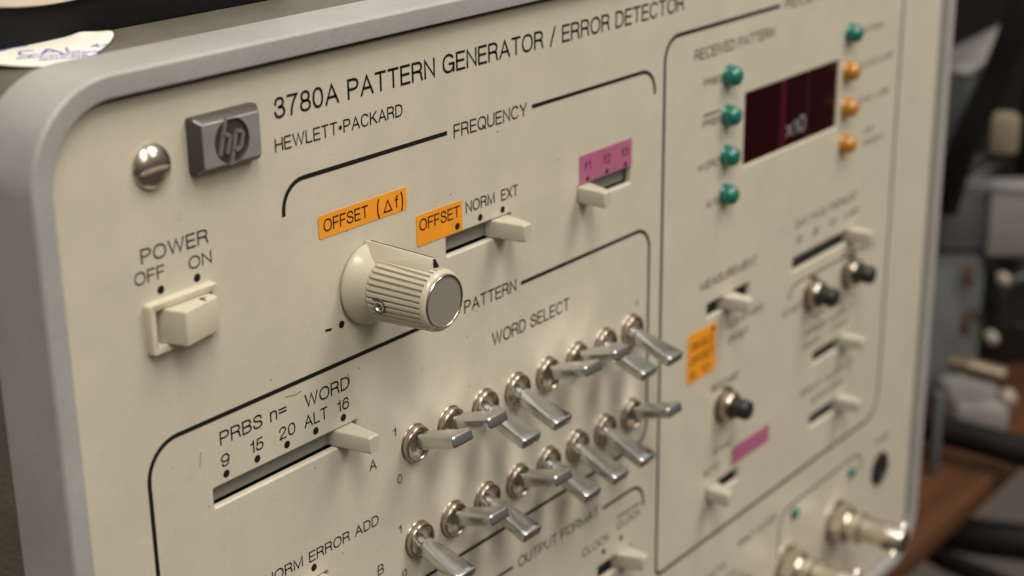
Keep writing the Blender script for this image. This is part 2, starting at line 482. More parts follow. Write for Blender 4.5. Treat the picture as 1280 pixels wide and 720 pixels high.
# --- front panel with its openings cut through
SLOTS = {   # x0, x1, z0, z1
    'prbs': (-4.73, -1.45, 0.38, 0.70), 'offset': (1.05, 2.93, 2.97, 3.32), 'freq': (5.06, 6.94, 2.99, 3.33),
    'clock': (5.83, 7.12, -5.76, -5.41), 'error': (-4.3, -2.35, -2.15, -1.80), 'meas': (10.15, 12.08, -0.95, -0.62),
    'sync': (10.32, 11.86, -5.66, -5.32), 'period': (14.2, 17.75, -0.96, -0.62), 'outa': (15.55, 17.62, -3.86, -3.54),
    'outb': (15.55, 17.62, -5.66, -5.32), 'lower': (11.3, 12.75, -9.02, -8.68),
}
DISP = (11.57, 16.17, 2.31, 3.99)
def panel_mesh():
    cu = bpy.data.curves.new('front_panel', 'CURVE')
    cu.dimensions = '2D'; cu.fill_mode = 'BOTH'
    BV = 0.045
    cu.extrude = 0.03; cu.bevel_depth = BV; cu.bevel_resolution = 3; cu.offset = -BV
    def spl(pts):
        s = cu.splines.new('POLY')
        s.points.add(len(pts) - 1)
        for p, q in zip(s.points, pts): p.co = (q[0], q[1], 0, 1)
        s.use_cyclic_u = True
    g = 0.085
    spl(rrect(PX0 + g, PX1 - g, PZ0 + g, PZ1 - g, 1.08, 12))
    for x0, x1, z0, z1 in list(SLOTS.values()) + [DISP]:
        spl(rrect(x0, x1, z0, z1, 0.03, 3))
    spl(rrect(-5.62, -4.52, 3.33, 4.0, 0.05, 3))
    o = bpy.data.objects.new('front_panel', cu); C.objects.link(o)
    me = bpy.data.meshes.new_from_object(o.evaluated_get(bpy.context.evaluated_depsgraph_get()))
    bpy.data.objects.remove(o)
    bm = bmesh.new(); bm.from_mesh(me)
    for v in bm.verts:                       # curve plane (x, y, height) -> panel (x, -, z)
        v.co = Vector((v.co.x, 0.075 - v.co.z, v.co.y))
    bmesh.ops.remove_doubles(bm, verts=bm.verts[:], dist=0.0005)
    return bm
panel = weight_normals(finish('front_panel', panel_mesh(), M['panel'], inst, angle=75))
bm = bmesh.new()          # dark back of the panel, seen in the groove round it and down the slots
add_hull(bm, [(x, y, z) for x, z in rrect(PX0 - 0.02, PX1 + 0.02, PZ0 - 0.02, PZ1 + 0.02, 1.12, 12) for y in (0.44, 0.50)])
finish('backing', bm, M['gap'], panel)

# --- printing
W_ = 0.075
def T(s, x0, x1, z, cap, **kw):
    b_ = bmesh.new(); text(b_, s, x0, x1, z, cap, **kw)
    finish('lettering', b_, M['ink'], panel, smooth=False)
def D(x, z, r=0.065):
    b_ = bmesh.new(); dot(b_, x, z, r); finish('position_dot', b_, M['ink'], panel, smooth=False)
def B(pts, wd):
    b_ = bmesh.new(); ribbon(b_, pts, wd); finish('border_line', b_, M['ink'], panel, smooth=False)
T('3780A PATTERN GENERATOR / ERROR DETECTOR', -2.94, 8.86, 6.245, 0.335, weight=0.13)
T('HEWLETT•PACKARD', -2.97, 0.0, 5.735, 0.215)
T('FREQUENCY', 1.32, 3.44, 5.075, 0.245)
T('NORM', 1.60, 2.44, 3.635, 0.215); T('EXT', 2.63, 3.14, 3.62, 0.215)
D(2.01, 3.465); D(2.67, 3.45)
T('POWER', -5.73, -4.45, 4.67, 0.225); T('OFF', -5.88, -5.32, 4.37, 0.20); T('ON', -4.86, -4.41, 4.345, 0.20)
D(-5.42, 4.2); D(-4.72, 4.19)
B([(-2.10, 2.535), (-1.95, 2.52)], 0.04); D(-1.71, 2.53)
T('PATTERN', 1.49, 3.05, 1.755, 0.25)
T('WORD SELECT', 2.29, 4.77, 0.865, 0.265)
T('PRBS', -4.53, -3.62, 1.375, 0.235); T('n=', -3.45, -3.08, 1.385, 0.235); T('WORD', -2.66, -1.60, 1.35, 0.235)
for s, a, b in (('9', -4.54, -4.36), ('15', -3.91, -3.63), ('20', -3.28, -2.91), ('ALT', -2.70, -2.15), ('16', -1.91, -1.63)):
    T(s, a, b, 1.0, 0.215)
for i in range(5): D(-4.45 + i * 0.667, 0.87)
T('A', -1.20, -1.02, -0.37, 0.20); T('1', -0.55, -0.48, 0.05, 0.165); T('0', -0.49, -0.37, -0.90, 0.18)
T('1', -0.51, -0.44, -1.88, 0.165); T('0', -0.46, -0.34, -2.82, 0.18); T('B', -1.11, -0.95, -2.46, 0.20)
T('1', 7.17, 7.24, 0.21, 0.15)
T('NORM', -3.80, -2.93, -1.44, 0.20); T('ERROR ADD', -2.78, -1.03, -1.455, 0.20); D(-2.68, -1.585); D(-3.4, -1.585)
T('OUTPUT FORMAT', 3.0, 5.83, -4.14, 0.235)
T('CLOCK', 5.22, 6.24, -4.90, 0.19); T('CLOCK', 6.54, 7.46, -4.80, 0.19)
B([(6.55, -4.50), (7.45, -4.50)], 0.04); D(6.03, -5.10); D(6.71, -5.06)
T('RECEIVER', 13.25, 15.7, 5.65, 0.25)
T('RECEIVED PATTERN', 9.34, 12.78, 5.09, 0.24)
T('PRBS', 9.74, 10.50, 4.46, 0.17); T('PRBS', 9.74, 10.50, 3.56, 0.17); B([(9.76, 3.83), (10.48, 3.83)], 0.04)
T('WORD', 9.56, 10.50, 2.60, 0.17); T('A/S', 9.97, 10.48, 1.70, 0.17)
T('GATING', 17.25, 18.50, 4.46, 0.15); T('CLOCK LOSS', 17.35, 19.2, 3.58, 0.15); T('SYNC LOSS', 17.35, 19.1, 2.66, 0.15)
T('LOW', 17.75, 18.3, 1.80, 0.15); T('RESOLN', 17.75, 18.9, 1.47, 0.15)
T('MEASUREMENT', 9.82, 12.37, -0.22, 0.22)
T('CLOCK FREQ', 11.02, 12.76, -1.5, 0.18); T('OFFSET', 11.12, 12.09, -1.9, 0.18)
T('RESTART', 10.43, 11.71, -2.92, 0.20)
T('SYNC', 10.62, 11.5, -4.58, 0.18); T('AUTO', 10.16, 10.9, -4.98, 0.18)
T('GATING PERIOD', 14.25, 17.55, 0.14, 0.20)
for i, s in enumerate(('6', '8', '10', '1 MIN')): T(s, 14.35 + i * 0.85, 14.5 + i * 0.85 + 0.13 * len(s), -0.28, 0.19)
T('START', 13.80, 14.78, -2.05, 0.17); T('STOP', 18.1, 18.8, -1.5, 0.17); T('MANUAL', 15.5, 17.2, -2.58, 0.18)
T('ERROR OUTPUT', 15.05, 17.7, -2.95, 0.17); T('BER', 15.0, 15.8, -3.28, 0.16); T('COUNT', 16.4, 17.5, -3.28, 0.16)
T('PRINT OUTPUT', 14.95, 17.95, -4.60, 0.18); T('ERRORS', 15.60, 17.4, -4.98, 0.17)
T('INPUT CLOCK', 12.0, 13.95, -7.62, 0.20); T('DATA', 10.4, 11.4, -7.9, 0.20); T('75', 11.4, 11.9, -8.3, 0.18)
T('FUSE', 19.75, 20.6, -7.75, 0.20); T('JITTER', 10.9, 12.3, -8.55, 0.16)
R2 = 0.46
B([(-2.87, 4.68)] + [(-2.87, 5.21 - R2)] + arc(-2.87 + R2, 5.21 - R2, R2, 180, 90) + [(1.14, 5.21)], W_)
B([(3.60, 5.21)] + arc(7.79 - R2, 5.21 - R2, R2, 90, 0) + [(7.79, 4.68)], W_)
B([(1.36, 1.865)] + arc(-5.96 + 0.6, 1.865 - 0.6, 0.6, 90, 180) + arc(-5.96 + 0.6, -3.06 + 0.6, 0.6, 180, 270)
       + arc(7.665 - R2, -3.06 + R2, R2, 270, 360) + arc(7.665 - R2, 1.865 - R2, R2, 0, 90) + [(3.20, 1.865)], W_)
B([(2.82, -4.04)] + arc(-5.96 + 0.6, -4.04 - 0.6, 0.6, 90, 180) + [(-5.96, -9)], 0.06)
B([(5.99, -4.04)] + arc(7.58 - R2, -4.04 - R2, R2, 90, 0) + [(7.58, -4.62)], 0.07)
B([(13.0, 5.76)] + arc(8.165 + 0.5, 5.76 - 0.5, 0.5, 90, 180) + arc(8.165 + 0.2, -6.68 + 0.2, 0.2, 180, 270)
       + arc(19.68 - 0.7, -6.68 + 0.7, 0.7, 270, 360) + arc(19.68 - 0.5, 5.76 - 0.5, 0.5, 0, 90) + [(15.9, 5.76)], 0.085)
B([(14.1, -9.0)] + arc(14.1 + 0.55, -7.54 - 0.55, 0.55, 180, 90) + arc(18.85 - 0.4, -7.54 - 0.4, 0.4, 90, 0) + [(18.85, -8.2)], 0.06)
B(arc(9.9, -8.6, 0.5, 180, 90) + [(10.3, -8.1)], 0.07)
B([(14.05, -1.6)] + arc(14.4, -1.62, 0.3, 180, 90) + [(18.2, -1.32)], 0.05)

# scuffs and specks
grime = mat('grime', (0.16, 0.125, 0.085), 0.7)
def scuff(pts, wd):
    b_ = bmesh.new(); ribbon(b_, pts, wd, y=-0.0045); finish('scuff_mark', b_, grime, panel, smooth=False)
scuff([(-3.1, 1.70), (-2.85, 1.66), (-2.72, 1.68)], 0.014); scuff([(-4.93, 1.42), (-4.97, 1.18)], 0.010)
scuff([(-1.63, 1.63), (-1.58, 1.48), (-1.6, 1.42)], 0.016); scuff([(0.3, 1.1), (0.24, 1.0)], 0.010)
bm = bmesh.new()
for i in range(40):
    dot(bm, random.uniform(-6.5, 7.5), random.uniform(-2.8, 5.0), random.uniform(0.006, 0.016), y=-0.0045)
tag(finish('dust_specks', bm, grime, panel, smooth=False), kind='stuff')

# --- slide switches: housing and plate behind the slot, tilted wedge lever through it
def slide_switch(key, base, tip, tz, mt, ty=-0.66, ty2=None):
    x0, x1, z0, z1 = SLOTS[key]
    r = empty('slide_switch', ((x0 + x1) / 2, 0, (z0 + z1) / 2), parent=inst)
    ox, oz = (x0 + x1) / 2, (z0 + z1) / 2
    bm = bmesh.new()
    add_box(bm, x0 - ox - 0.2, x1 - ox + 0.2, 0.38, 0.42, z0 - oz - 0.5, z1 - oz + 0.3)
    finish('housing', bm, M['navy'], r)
    bm = bmesh.new()
    add_box(bm, x0 - ox - 0.15, x1 - ox + 0.15, 0.18, 0.21, (z0 + z1) / 2 - oz - 0.135, z1 - oz + 0.2)
    finish('slider', bm, mt, r)
    bm = bmesh.new()
    b0, b1 = base[0] - ox, base[1] - ox; t0, t1 = tip[0] - ox, tip[1] - ox
    h = (z1 - z0) / 2 - 0.005; th = h * 0.97
    c = (t0 + t1) / 2 - (b0 + b1) / 2
    bw, tw, bc, tcx = (b1 - b0) / 2, (t1 - t0) / 2, (b0 + b1) / 2, (t0 + t1) / 2
    rings = []
    for f, y in ((0, 0.17), (0.05, 0.05), (0.98, ty + 0.03), (1.0, ty)):
        g_ = min(1.0, max(0.0, (0.1 - y) / (0.1 - ty)))
        hw = bw + (tw - bw) * f - (0.022 if y == ty else 0); cxm = bc + (tcx - bc) * (0.5 * f + 0.5 * g_)
        hh = h + (th - h) * g_ - (0.022 if y == ty else 0); cz_ = tz * g_
        rings.append([bm.verts.new((x, y, z)) for x, z in rrect(cxm - hw, cxm + hw, cz_ - hh, cz_ + hh, 0.035, 3)])
    for A, B in zip(rings, rings[1:]):
        for i in range(len(A)):
            j = (i + 1) % len(A); bm.faces.new((A[i], A[j], B[j], B[i]))
    bm.faces.new(rings[0]); bm.faces.new(rings[-1][::-1])
    finish('lever', bm, M['lever'], r)
    return r
def lv(key, base, tip, tz=0.0, mt='greyplate', label=None, **k):
    o = slide_switch(key, base, tip, tz, M[mt], **k)
    if label: o['label'] = label
lv('prbs', (-1.99, -1.53), (-1.87, -1.62), 0.0, label='five position slide switch, lever at its right end under 16')
lv('offset', (2.35, 2.87), (2.45, 2.69), label='slide switch below the words NORM and EXT')
lv('freq', (5.08, 5.53), (5.03, 5.27), label='slide switch under the pink f1 f2 f3 sticker')
lv('clock', (6.55, 7.07), (6.58, 6.83), 0.12, 'navy', label='slide switch under the two CLOCK words')
lv('error', (-3.1, -2.4), (-2.7, -2.5), label='slide switch below ERROR ADD')
lv('meas', (10.85, 11.36), (10.87, 11.12), 0.02, 'navy', label='slide switch under MEASUREMENT')
lv('sync', (10.37, 10.88), (10.22, 10.47), 0.08, 'navy', label='slide switch under the small pink sticker')
lv('period', (17.18, 17.7), (17.1, 17.34), 0.05, 'navy', label='longest slide switch of the right hand section')
lv('outa', (17.03, 17.55), (17.05, 17.29), 0.05, 'navy', label='slide switch below the two black push buttons')
lv('outb', (17.03, 17.55), (17.02, 17.26), 0.08, 'navy', label='lowest slide switch of the right hand column')
lv('lower', (11.35, 12.0), (11.45, 11.7), 0.0, 'navy', label='slide switch at the lower edge of the photo')

# --- toggle switches
def lever_mesh(up):
    bm = bmesh.new()
    a = rad(17.6 if up else -18.2)
    ax = Vector((0, -math.cos(a), math.sin(a))); un = Vector((0, math.sin(a), math.cos(a)))
    piv = Vector((0, 0.10, 0))
    secs = [(-0.12, 0.16, 0.16, 0.155), (0.10, 0.15, 0.15, 0.145), (0.22, 0.125, 0.125, 0.12), (0.26, 0.125, 0.125, 0.12), (0.27, 0.165, 0.155, 0.13),
            (0.34, 0.18, 0.15, 0.10), (0.70, 0.215, 0.125, 0.07), (1.08, 0.258, 0.112, 0.055), (1.262, 0.272, 0.113, 0.05), (1.292, 0.264, 0.105, 0.05), (1.308, 0.246, 0.088, 0.045), (1.314, 0.222, 0.066, 0.04)]
    rings = []
    for s, hw, hh, r in secs:
        ring = []
        for x, z in rrect(-hw, hw, -hh, hh, min(r, hw * 0.98, hh * 0.98), 5):
            ring.append(bm.verts.new(piv + ax * s + Vector((x, 0, 0)) + un * z))
        rings.append(ring)
    for A, B in zip(rings, rings[1:]):
        for i in range(len(A)):
            j = (i + 1) % len(A)
            bm.faces.new((A[i], A[j], B[j], B[i]))
    bm.faces.new(rings[0]); bm.faces.new(rings[-1][::-1])
    return bm
def bushing_mesh():
    bm = bmesh.new()
    add_lathe(bm, [(0.365, 0.02), (0.365, -0.010), (0.352, -0.020), (0.338, -0.026), (0.338, -0.085), (0.333, -0.110), (0.320, -0.128), (0.304, -0.132),
                   (0.288, -0.124), (0.276, -0.100), (0.270, -0.05), (0.262, 0.0), (0.235, 0.14)], n=40)
    return bm
proto = {}
TZ = {'A': -0.26, 'B': -2.196}
STATES = {'A': 'uudduudd', 'B': 'dududddu'}
for row in 'AB':
    for i, st in enumerate(STATES[row]):
        t = empty('toggle_switch', (i, 0, TZ[row]), parent=inst)
        if not proto:
            bu = finish('bushing', bushing_mesh(), M['nickel'], t, angle=60)
            hb = bmesh.new(); add_lathe(hb, [(0.0, 0.135), (0.236, 0.135)], n=24)
            ho = finish('bore', hb, M['steelhole'], bu)
            proto['bushing'], proto['bore'] = bu, ho
        else:
            bu = proto['bushing'].copy(); C.objects.link(bu); bu.parent = t
            ho = proto['bore'].copy(); C.objects.link(ho); ho.parent = bu
        if st not in proto:
            proto[st] = finish('lever', lever_mesh(st == 'u'), M['chrome'], t, angle=40)
        else:
            l = proto[st].copy(); C.objects.link(l); l.parent = t
        t['label'] = 'chrome toggle switch %s in row %s, lever tilted %s' % (('first', 'second', 'third', 'fourth', 'fifth', 'sixth', 'seventh', 'eighth')[i], row, 'up' if st == 'u' else 'down')

# --- the big knob
KX, KZ = -1.02, 3.075
kn = empty('control_knob', (KX, 0, KZ), 'large beige knob with a metal cap and a pointer fin', parent=inst)
bm = bmesh.new()
add_lathe(bm, [(0.66, -0.02), (0.70, -0.025), (0.715, -0.05), (0.715, -0.085), (0.70, -0.115), (0.665, -0.17), (0.62, -0.25), (0.58, -0.34), (0.555, -0.42), (0.53, -0.50)], n=64)
finish('skirt', bm, M['knob'], kn, angle=50)
NR = 34
def flute(a, y):
    if y > -0.47 or y < -1.575: return 1.0
    s_ = (a * NR / (2 * math.pi)) % 1.0
    return 1.012 - 0.09 * max(0.0, min(1.0, -0.15 + 1.4 * math.cos(2 * math.pi * s_)))
bm = bmesh.new()
add_lathe(bm, [(0.52, -0.38), (0.55, -0.44), (0.555, -0.465), (0.575, -0.49), (0.572, -0.52), (0.558, -0.80), (0.542, -1.10), (0.525, -1.50), (0.522, -1.56), (0.525, -1.58), (0.515, -1.61), (0.50, -1.635), (0.475, -1.66), (0.44, -1.665)], n=NR * 12, rfun=flute)
body = finish('grip', bm, M['knob'], kn, angle=60)
bm = bmesh.new()
add_lathe(bm, [(0.462, -1.64), (0.46, -1.675), (0.447, -1.69), (0.425, -1.685), (0.415, -1.67), (0.415, -1.62)], n=64)
finish('bezel', bm, M['nickel'], kn, angle=60)
bm = bmesh.new()
add_lathe(bm, [(0.0, -1.668), (0.42, -1.668)], n=64)
finish('cap', bm, M['brushed'], kn)
bm = bmesh.new()       # pointer fin along the top of the grip
def fin(x, y, z): return Vector((x, y, z))
add_hull(bm, [fin(-0.30, -0.22, 0.46), fin(0.30, -0.22, 0.46), fin(-0.05, -0.02, 0.755), fin(0.04, -0.02, 0.755),
              fin(-0.20, -1.47, 0.44), fin(0.20, -1.47, 0.44), fin(-0.035, -1.47, 0.705), fin(0.035, -1.47, 0.705)], 0.018, 2)
p_ = finish('pointer', bm, M['knob'], kn)
bm = bmesh.new()
zt = lambda y: 0.755 + (0.705 - 0.755) * (-0.02 - y) / 1.45 + 0.0012
vs = [bm.verts.new((x, y, zt(y))) for x, y in ((-0.004, -0.10), (0.028, -0.10), (0.026, -1.455), (-0.004, -1.455))]
bm.faces.new(vs)
v2 = [bm.verts.new(fin(*v)) for v in ((0.03, -1.4725, 0.688), (-0.02, -1.4725, 0.688), (-0.02, -1.4725, 0.52), (0.13, -1.4725, 0.52))]
bm.faces.new(v2)
ln = finish('indicator_line', bm, M['ink'], p_, smooth=False)
sa = rad(191.5)
def ss_pt(r, y0, dx, dy):
    er = Vector((math.cos(sa), 0, math.sin(sa))); et = Vector((-math.sin(sa), 0, math.cos(sa)))
    return er * r + Vector((0, y0 + dy, 0)) + et * dx
def ss_rings(spec, y0):
    bm = bmesh.new(); prev = None
    for rr, wd in spec:
        ring = [bm.verts.new(ss_pt(rr, y0, wd * math.cos(j * math.pi / 10), wd * math.sin(j * math.pi / 10))) for j in range(20)]
        if prev:
            for j in range(20): bm.faces.new((prev[j], prev[(j + 1) % 20], ring[(j + 1) % 20], ring[j]))
        prev = ring
    bm.faces.new(prev)
    return bm
finish('well_shade', ss_rings(((0.50, 0.155), (0.566, 0.15), (0.566, 0.12)), -0.72), mat('recess_shade', (0.10, 0.085, 0.06), 0.6), kn, angle=50)  # flush dark disc: shade of the screw's recess put in as colour
finish('set_screw', ss_rings(((0.54, 0.105), (0.588, 0.10), (0.592, 0.08), (0.560, 0.065), (0.55, 0.06)), -0.75), M['chrome'], kn, angle=50)

# --- power rocker
pw = empty('rocker_switch', (-5.08, 0, 3.68), 'power rocker switch with a raised rim', parent=inst)
bm = bmesh.new()
def rim_loop(d, y, r): return [bm.verts.new((x, y, z)) for x, z in rrect(-0.69 + d, 0.65 - d, -0.41 + d, 0.39 - d, r, 4)]
ls = [rim_loop(0, 0.02, 0.06), rim_loop(0, -0.10, 0.06), rim_loop(0.02, -0.13, 0.05), rim_loop(0.11, -0.13, 0.03), rim_loop(0.125, -0.115, 0.03), rim_loop(0.125, 0.3, 0.03)]
for A, B in zip(ls, ls[1:]):
    for i in range(len(A)):
        j = (i + 1) % len(A); bm.faces.new((A[i], A[j], B[j], B[i]))
finish('rim', bm, M['switch'], pw, angle=50)
bm = bmesh.new()
prof = [(-0.46, 0.20), (-0.43, -0.05), (-0.305, -0.47), (0.47, -0.31), (0.475, -0.16), (0.47, 0.20)]
add_hull(bm, [(x, y, z) for x, y in prof for z in (-0.285, 0.262)], 0.03, 3)
rk = finish('rocker', bm, M['switch'], pw)
bm = bmesh.new()
ribbonpts = [(0.20, -0.345), (0.21, -0.20), (0.30, -0.24)]
for a_, b_ in zip(ribbonpts, ribbonpts[1:]):
    d = Vector((b_[0] - a_[0], b_[1] - a_[1])); nn = Vector((-d.y, d.x)).normalized() * 0.02
    bm.faces.new([bm.verts.new((p[0] + s * nn.x, p[1] + s * nn.y, 0.2660)) for p, s in ((a_, 1), (b_, 1), (b_, -1), (a_, -1))])
finish('mark', bm, M['ink'], rk, smooth=False)

# --- screw
sw = empty('panel_screw', (-5.40, 0, 6.05), parent=inst)
bm = bmesh.new()
def screw_half(sgn):
    n = 20; rows = []
    for kx in range(7):
        t = kx / 6
        pts = []
        for i in range(n + 1):
            a = math.pi * i / n
            rr = 0.335 * math.sin(math.pi / 2 * (1 - t)) if t < 1 else 0
            h = 0.04 + 0.155 * math.cos(math.pi / 2 * (1 - t)) ** 1.0
            x, z = rr * math.cos(a), sgn * max(rr * math.sin(a), 0.0)
            pts.append(Vector((x, -h, z)))
        rows.append(pts)
    return rows
# a domed head as a lathe, then a slot bar sunk across it
add_lathe(bm, [(0.335, 0.01), (0.34, -0.03), (0.325, -0.06), (0.28, -0.115), (0.20, -0.165), (0.11, -0.19), (0.0, -0.197)], n=40)
geom = bm.verts[:] + bm.edges[:] + bm.faces[:]
ROT = rad(-4)
for off in (-0.045, 0.045):
    geom = bm.verts[:] + bm.edges[:] + bm.faces[:]
    bmesh.ops.bisect_plane(bm, geom=geom, plane_co=(0, 0, off), plane_no=(0, 0, 1))
for v in bm.verts:
    if abs(v.co.z) < 0.0352 and abs(v.co.x) < 0.338 and v.co.y < -0.02:
        pass
fl = [f for f in bm.faces if abs(f.calc_center_median().z) < 0.043 and f.calc_center_median().y < -0.02]
r = bmesh.ops.extrude_face_region(bm, geom=fl)
for v in [g for g in r['geom'] if isinstance(g, bmesh.types.BMVert)]:
    v.co.y = max(v.co.y, -0.09) if v.co.y > -0.09 else -0.09
bmesh.ops.delete(bm, geom=fl, context='FACES')
bmesh.ops.rotate(bm, verts=bm.verts[:], cent=(0, 0, 0), matrix=Matrix.Rotation(ROT, 3, 'Y'))
finish('head', bm, M['screw'], sw, angle=40)

# --- badge with the maker's emblem
bd = empty('badge', (-4.055, 0, 6.185), 'dark grey raised metal badge with a round emblem', parent=inst)
bm = bmesh.new()
HW, HH = 0.655, 0.428
lp = []
for d, y, r in ((0, 0.01, 0.05), (0, -0.13, 0.05), (0.012, -0.155, 0.05), (0.085, -0.25, 0.04), (0.105, -0.262, 0.03)):
    lp.append([bm.verts.new((x, y, z)) for x, z in rrect(-HW + d, HW - d, -HH + d, HH - d, r, 4)])
for A, B in zip(lp, lp[1:]):
    for i in range(len(A)):
        j = (i + 1) % len(A); bm.faces.new((A[i], A[j], B[j], B[i]))
# face with a round recess
rc = 0.345; CXb = -0.01
f2 = []                                   # even loop of points along the edge of the face
HWf, HHf = HW - 0.105, HH - 0.105
per = [(-HWf + 2 * HWf * i / 16, -HHf) for i in range(16)] + [(HWf, -HHf + 2 * HHf * i / 12) for i in range(12)] + [(HWf - 2 * HWf * i / 16, HHf) for i in range(16)] + [(-HWf, HHf - 2 * HHf * i / 12) for i in range(12)]
face = [bm.verts.new((x, -0.262, z)) for x, z in per]
N = len(face)
cir, cir2 = [], []
for v in face:
    a = math.atan2(v.co.z, v.co.x - CXb)
    cir.append(bm.verts.new((CXb + rc * math.cos(a), -0.262, rc * math.sin(a))))
    cir2.append(bm.verts.new((CXb + rc * 0.96 * math.cos(a), -0.22, rc * 0.96 * math.sin(a))))
for i in range(N):
    j = (i + 1) % N
    bm.faces.new((face[i], face[j], cir[j], cir[i])); bm.faces.new((cir[i], cir[j], cir2[j], cir2[i]))
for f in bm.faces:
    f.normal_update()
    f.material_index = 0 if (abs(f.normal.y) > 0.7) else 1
bp_ = finish('plate', bm, [M['badge'], M['badgeside']], bd, angle=30)
bm = bmesh.new()
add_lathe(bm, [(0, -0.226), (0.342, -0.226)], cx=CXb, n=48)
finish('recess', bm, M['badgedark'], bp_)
bm = bmesh.new()
def bar(pts, wd, y0=-0.27, y1=-0.222):
    pts = [Vector((p[0] + CXb, 0, p[1])) for p in pts]
    Ls = []
    for i, p in enumerate(pts):
        d = (pts[min(i + 1, len(pts) - 1)] - pts[max(i - 1, 0)]).normalized()
        nn = Vector((-d.z, 0, d.x)) * wd / 2
        Ls.append([bm.verts.new(q) for q in (p + nn + Vector((0, y0, 0)), p - nn + Vector((0, y0, 0)), p - nn + Vector((0, y1, 0)), p + nn + Vector((0, y1, 0)))])
    for A, B in zip(Ls, Ls[1:]):
        for i in range(4):
            j = (i + 1) % 4; bm.faces.new((A[i], A[j], B[j], B[i]))
    bm.faces.new(Ls[0]); bm.faces.new(Ls[-1][::-1])
sl = 0.26
def sp(x, z): return (1.12 * (x - 0.02 + sl * z), 1.03 * z)
bar([sp(-0.155, -0.175), sp(-0.155, 0.345)], 0.052)
bar([sp(-0.155, 0.10), sp(-0.06, 0.10), sp(-0.025, 0.07), sp(-0.025, -0.175)], 0.048)
bar([sp(0.075, 0.12), sp(0.075, -0.345)], 0.052)
bar([sp(0.075, 0.11), sp(0.17, 0.11), sp(0.205, 0.07), sp(0.205, -0.11), sp(0.17, -0.15), sp(0.075, -0.15)], 0.048)
finish('emblem', bm, M['badgelight'], bp_, smooth=False)

# --- stickers
def sticker(x0, x1, z0, z1, mt, words, label, rot=0.0, r=0.05):
    s = empty('sticker', (x0, 0, z0), label, parent=inst)
    s.rotation_euler = (0, rot, 0)
    bm = bmesh.new()
    f = bm.faces.new([bm.verts.new((x, -0.012, z)) for x, z in rrect(0, x1 - x0, 0, z1 - z0, r, 4)])
    ex = bmesh.ops.extrude_face_region(bm, geom=[f])
    for v in [g for g in ex['geom'] if isinstance(g, bmesh.types.BMVert)]: v.co.y = -0.004
    finish('tape', bm, M[mt], s, smooth=False)
    if words:
        bm = bmesh.new()
        for wds, a, b, z, cap in words:
            if wds == '.': dot(bm, a - x0, z - z0, b, y=-0.016)
            else: text(bm, wds, a - x0, b - x0, z - z0, cap, y=-0.016)
        finish('lettering', bm, M['ink'], s, smooth=False)
sticker(-2.13, 0.02, 4.11, 4.50, 'orange', [('OFFSET', -2.02, -0.96, 4.205, 0.215), ('(', -0.74, -0.68, 4.165, 0.26), ('Δ', -0.58, -0.36, 4.175, 0.215), ('f', -0.29, -0.20, 4.195, 0.215), (')', -0.14, -0.08, 4.165, 0.26)],
        'wide orange sticker reading OFFSET with a delta symbol')
sticker(0.25, 1.49, 3.36, 3.92, 'orange', [('OFFSET', 0.32, 1.42, 3.625, 0.215), ('.', 1.345, 0.065, 3.465, 0)], 'short orange sticker reading OFFSET beside NORM', r=0.04)
sticker(5.11, 6.95, 3.365, 3.93, 'pink', [('f1', 5.28, 5.48, 3.60, 0.18), ('f2', 5.93, 6.18, 3.60, 0.18), ('f3', 6.57, 6.82, 3.60, 0.18), ('.', 5.385, 0.05, 3.43, 0), ('.', 6.05, 0.05, 3.43, 0), ('.', 6.72, 0.05, 3.43, 0)],
        'pink sticker reading f1 f2 f3', r=0.02)
sticker(9.32, 10.56, -2.33, -1.14, 'orange', [('SINGLE', 9.48, 10.42, -1.56, 0.20), ('OFFSET', 9.42, 10.46, -1.90, 0.20), ('6, 10', 9.45, 10.3, -2.24, 0.20), ('.', 10.42, 0.06, -1.26, 0)],
        'square orange sticker with three lines of writing')
sticker(11.48, 13.32, -5.16, -4.70, 'pink', None, 'narrow plain pink sticker on the right half of the panel', r=0.02)

# --- indicator lamps
def lens_mesh(r, h):
    bm = bmesh.new()
    add_lathe(bm, [(r * 1.06, 0.01), (r * 1.06, -0.03), (r, -0.04), (r, -h * 0.35), (r * 0.93, -h * 0.62), (r * 0.76, -h * 0.84), (r * 0.45, -h * 0.97), (0, -h)], n=28)
    return bm
led = {}
def indicator(x, z, col, r=0.235, h=0.34):
    t = empty('indicator_lamp', (x, 0, z), parent=inst)
    key = (col, r)
    if key not in led: led[key] = finish('lens', lens_mesh(r, h), M[col], t, angle=60)
    else:
        l = led[key].copy(); C.objects.link(l); l.parent = t
for z in (4.55, 3.66, 2.74, 1.85): indicator(10.76, z, 'green')
indicator(16.63, 4.59, 'green')
for z in (3.65, 2.73, 1.80): indicator(16.61, z, 'amber')
indicator(18.2, -7.93, 'green', 0.15, 0.14); indicator(14.9, -7.84, 'green', 0.15, 0.14)

# --- display window
dp = empty('display_window', ((DISP[0] + DISP[1]) / 2, 0, (DISP[2] + DISP[3]) / 2), 'dark red numeric display window', parent=inst)
dx, dz = (DISP[1] - DISP[0]) / 2, (DISP[3] - DISP[2]) / 2
bm = bmesh.new()
add_box(bm, -dx - 0.05, dx + 0.05, 0.05, 0.10, -dz - 0.05, dz + 0.05)
fil = finish('filter', bm, M['red'], dp, smooth=False)
bm = bmesh.new()  # soft reflection in the window, painted as nested lighter red strips
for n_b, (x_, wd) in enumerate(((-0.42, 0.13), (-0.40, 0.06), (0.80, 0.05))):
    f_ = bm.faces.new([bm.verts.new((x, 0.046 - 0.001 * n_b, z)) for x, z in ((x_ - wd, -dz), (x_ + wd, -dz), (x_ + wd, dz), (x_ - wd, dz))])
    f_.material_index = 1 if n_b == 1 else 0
finish('reflection_bar', bm, [M['redbar'], mat('red_bar_bright', (0.085, 0.0022, 0.010), 0.3, spec=0.1)], fil, smooth=False)
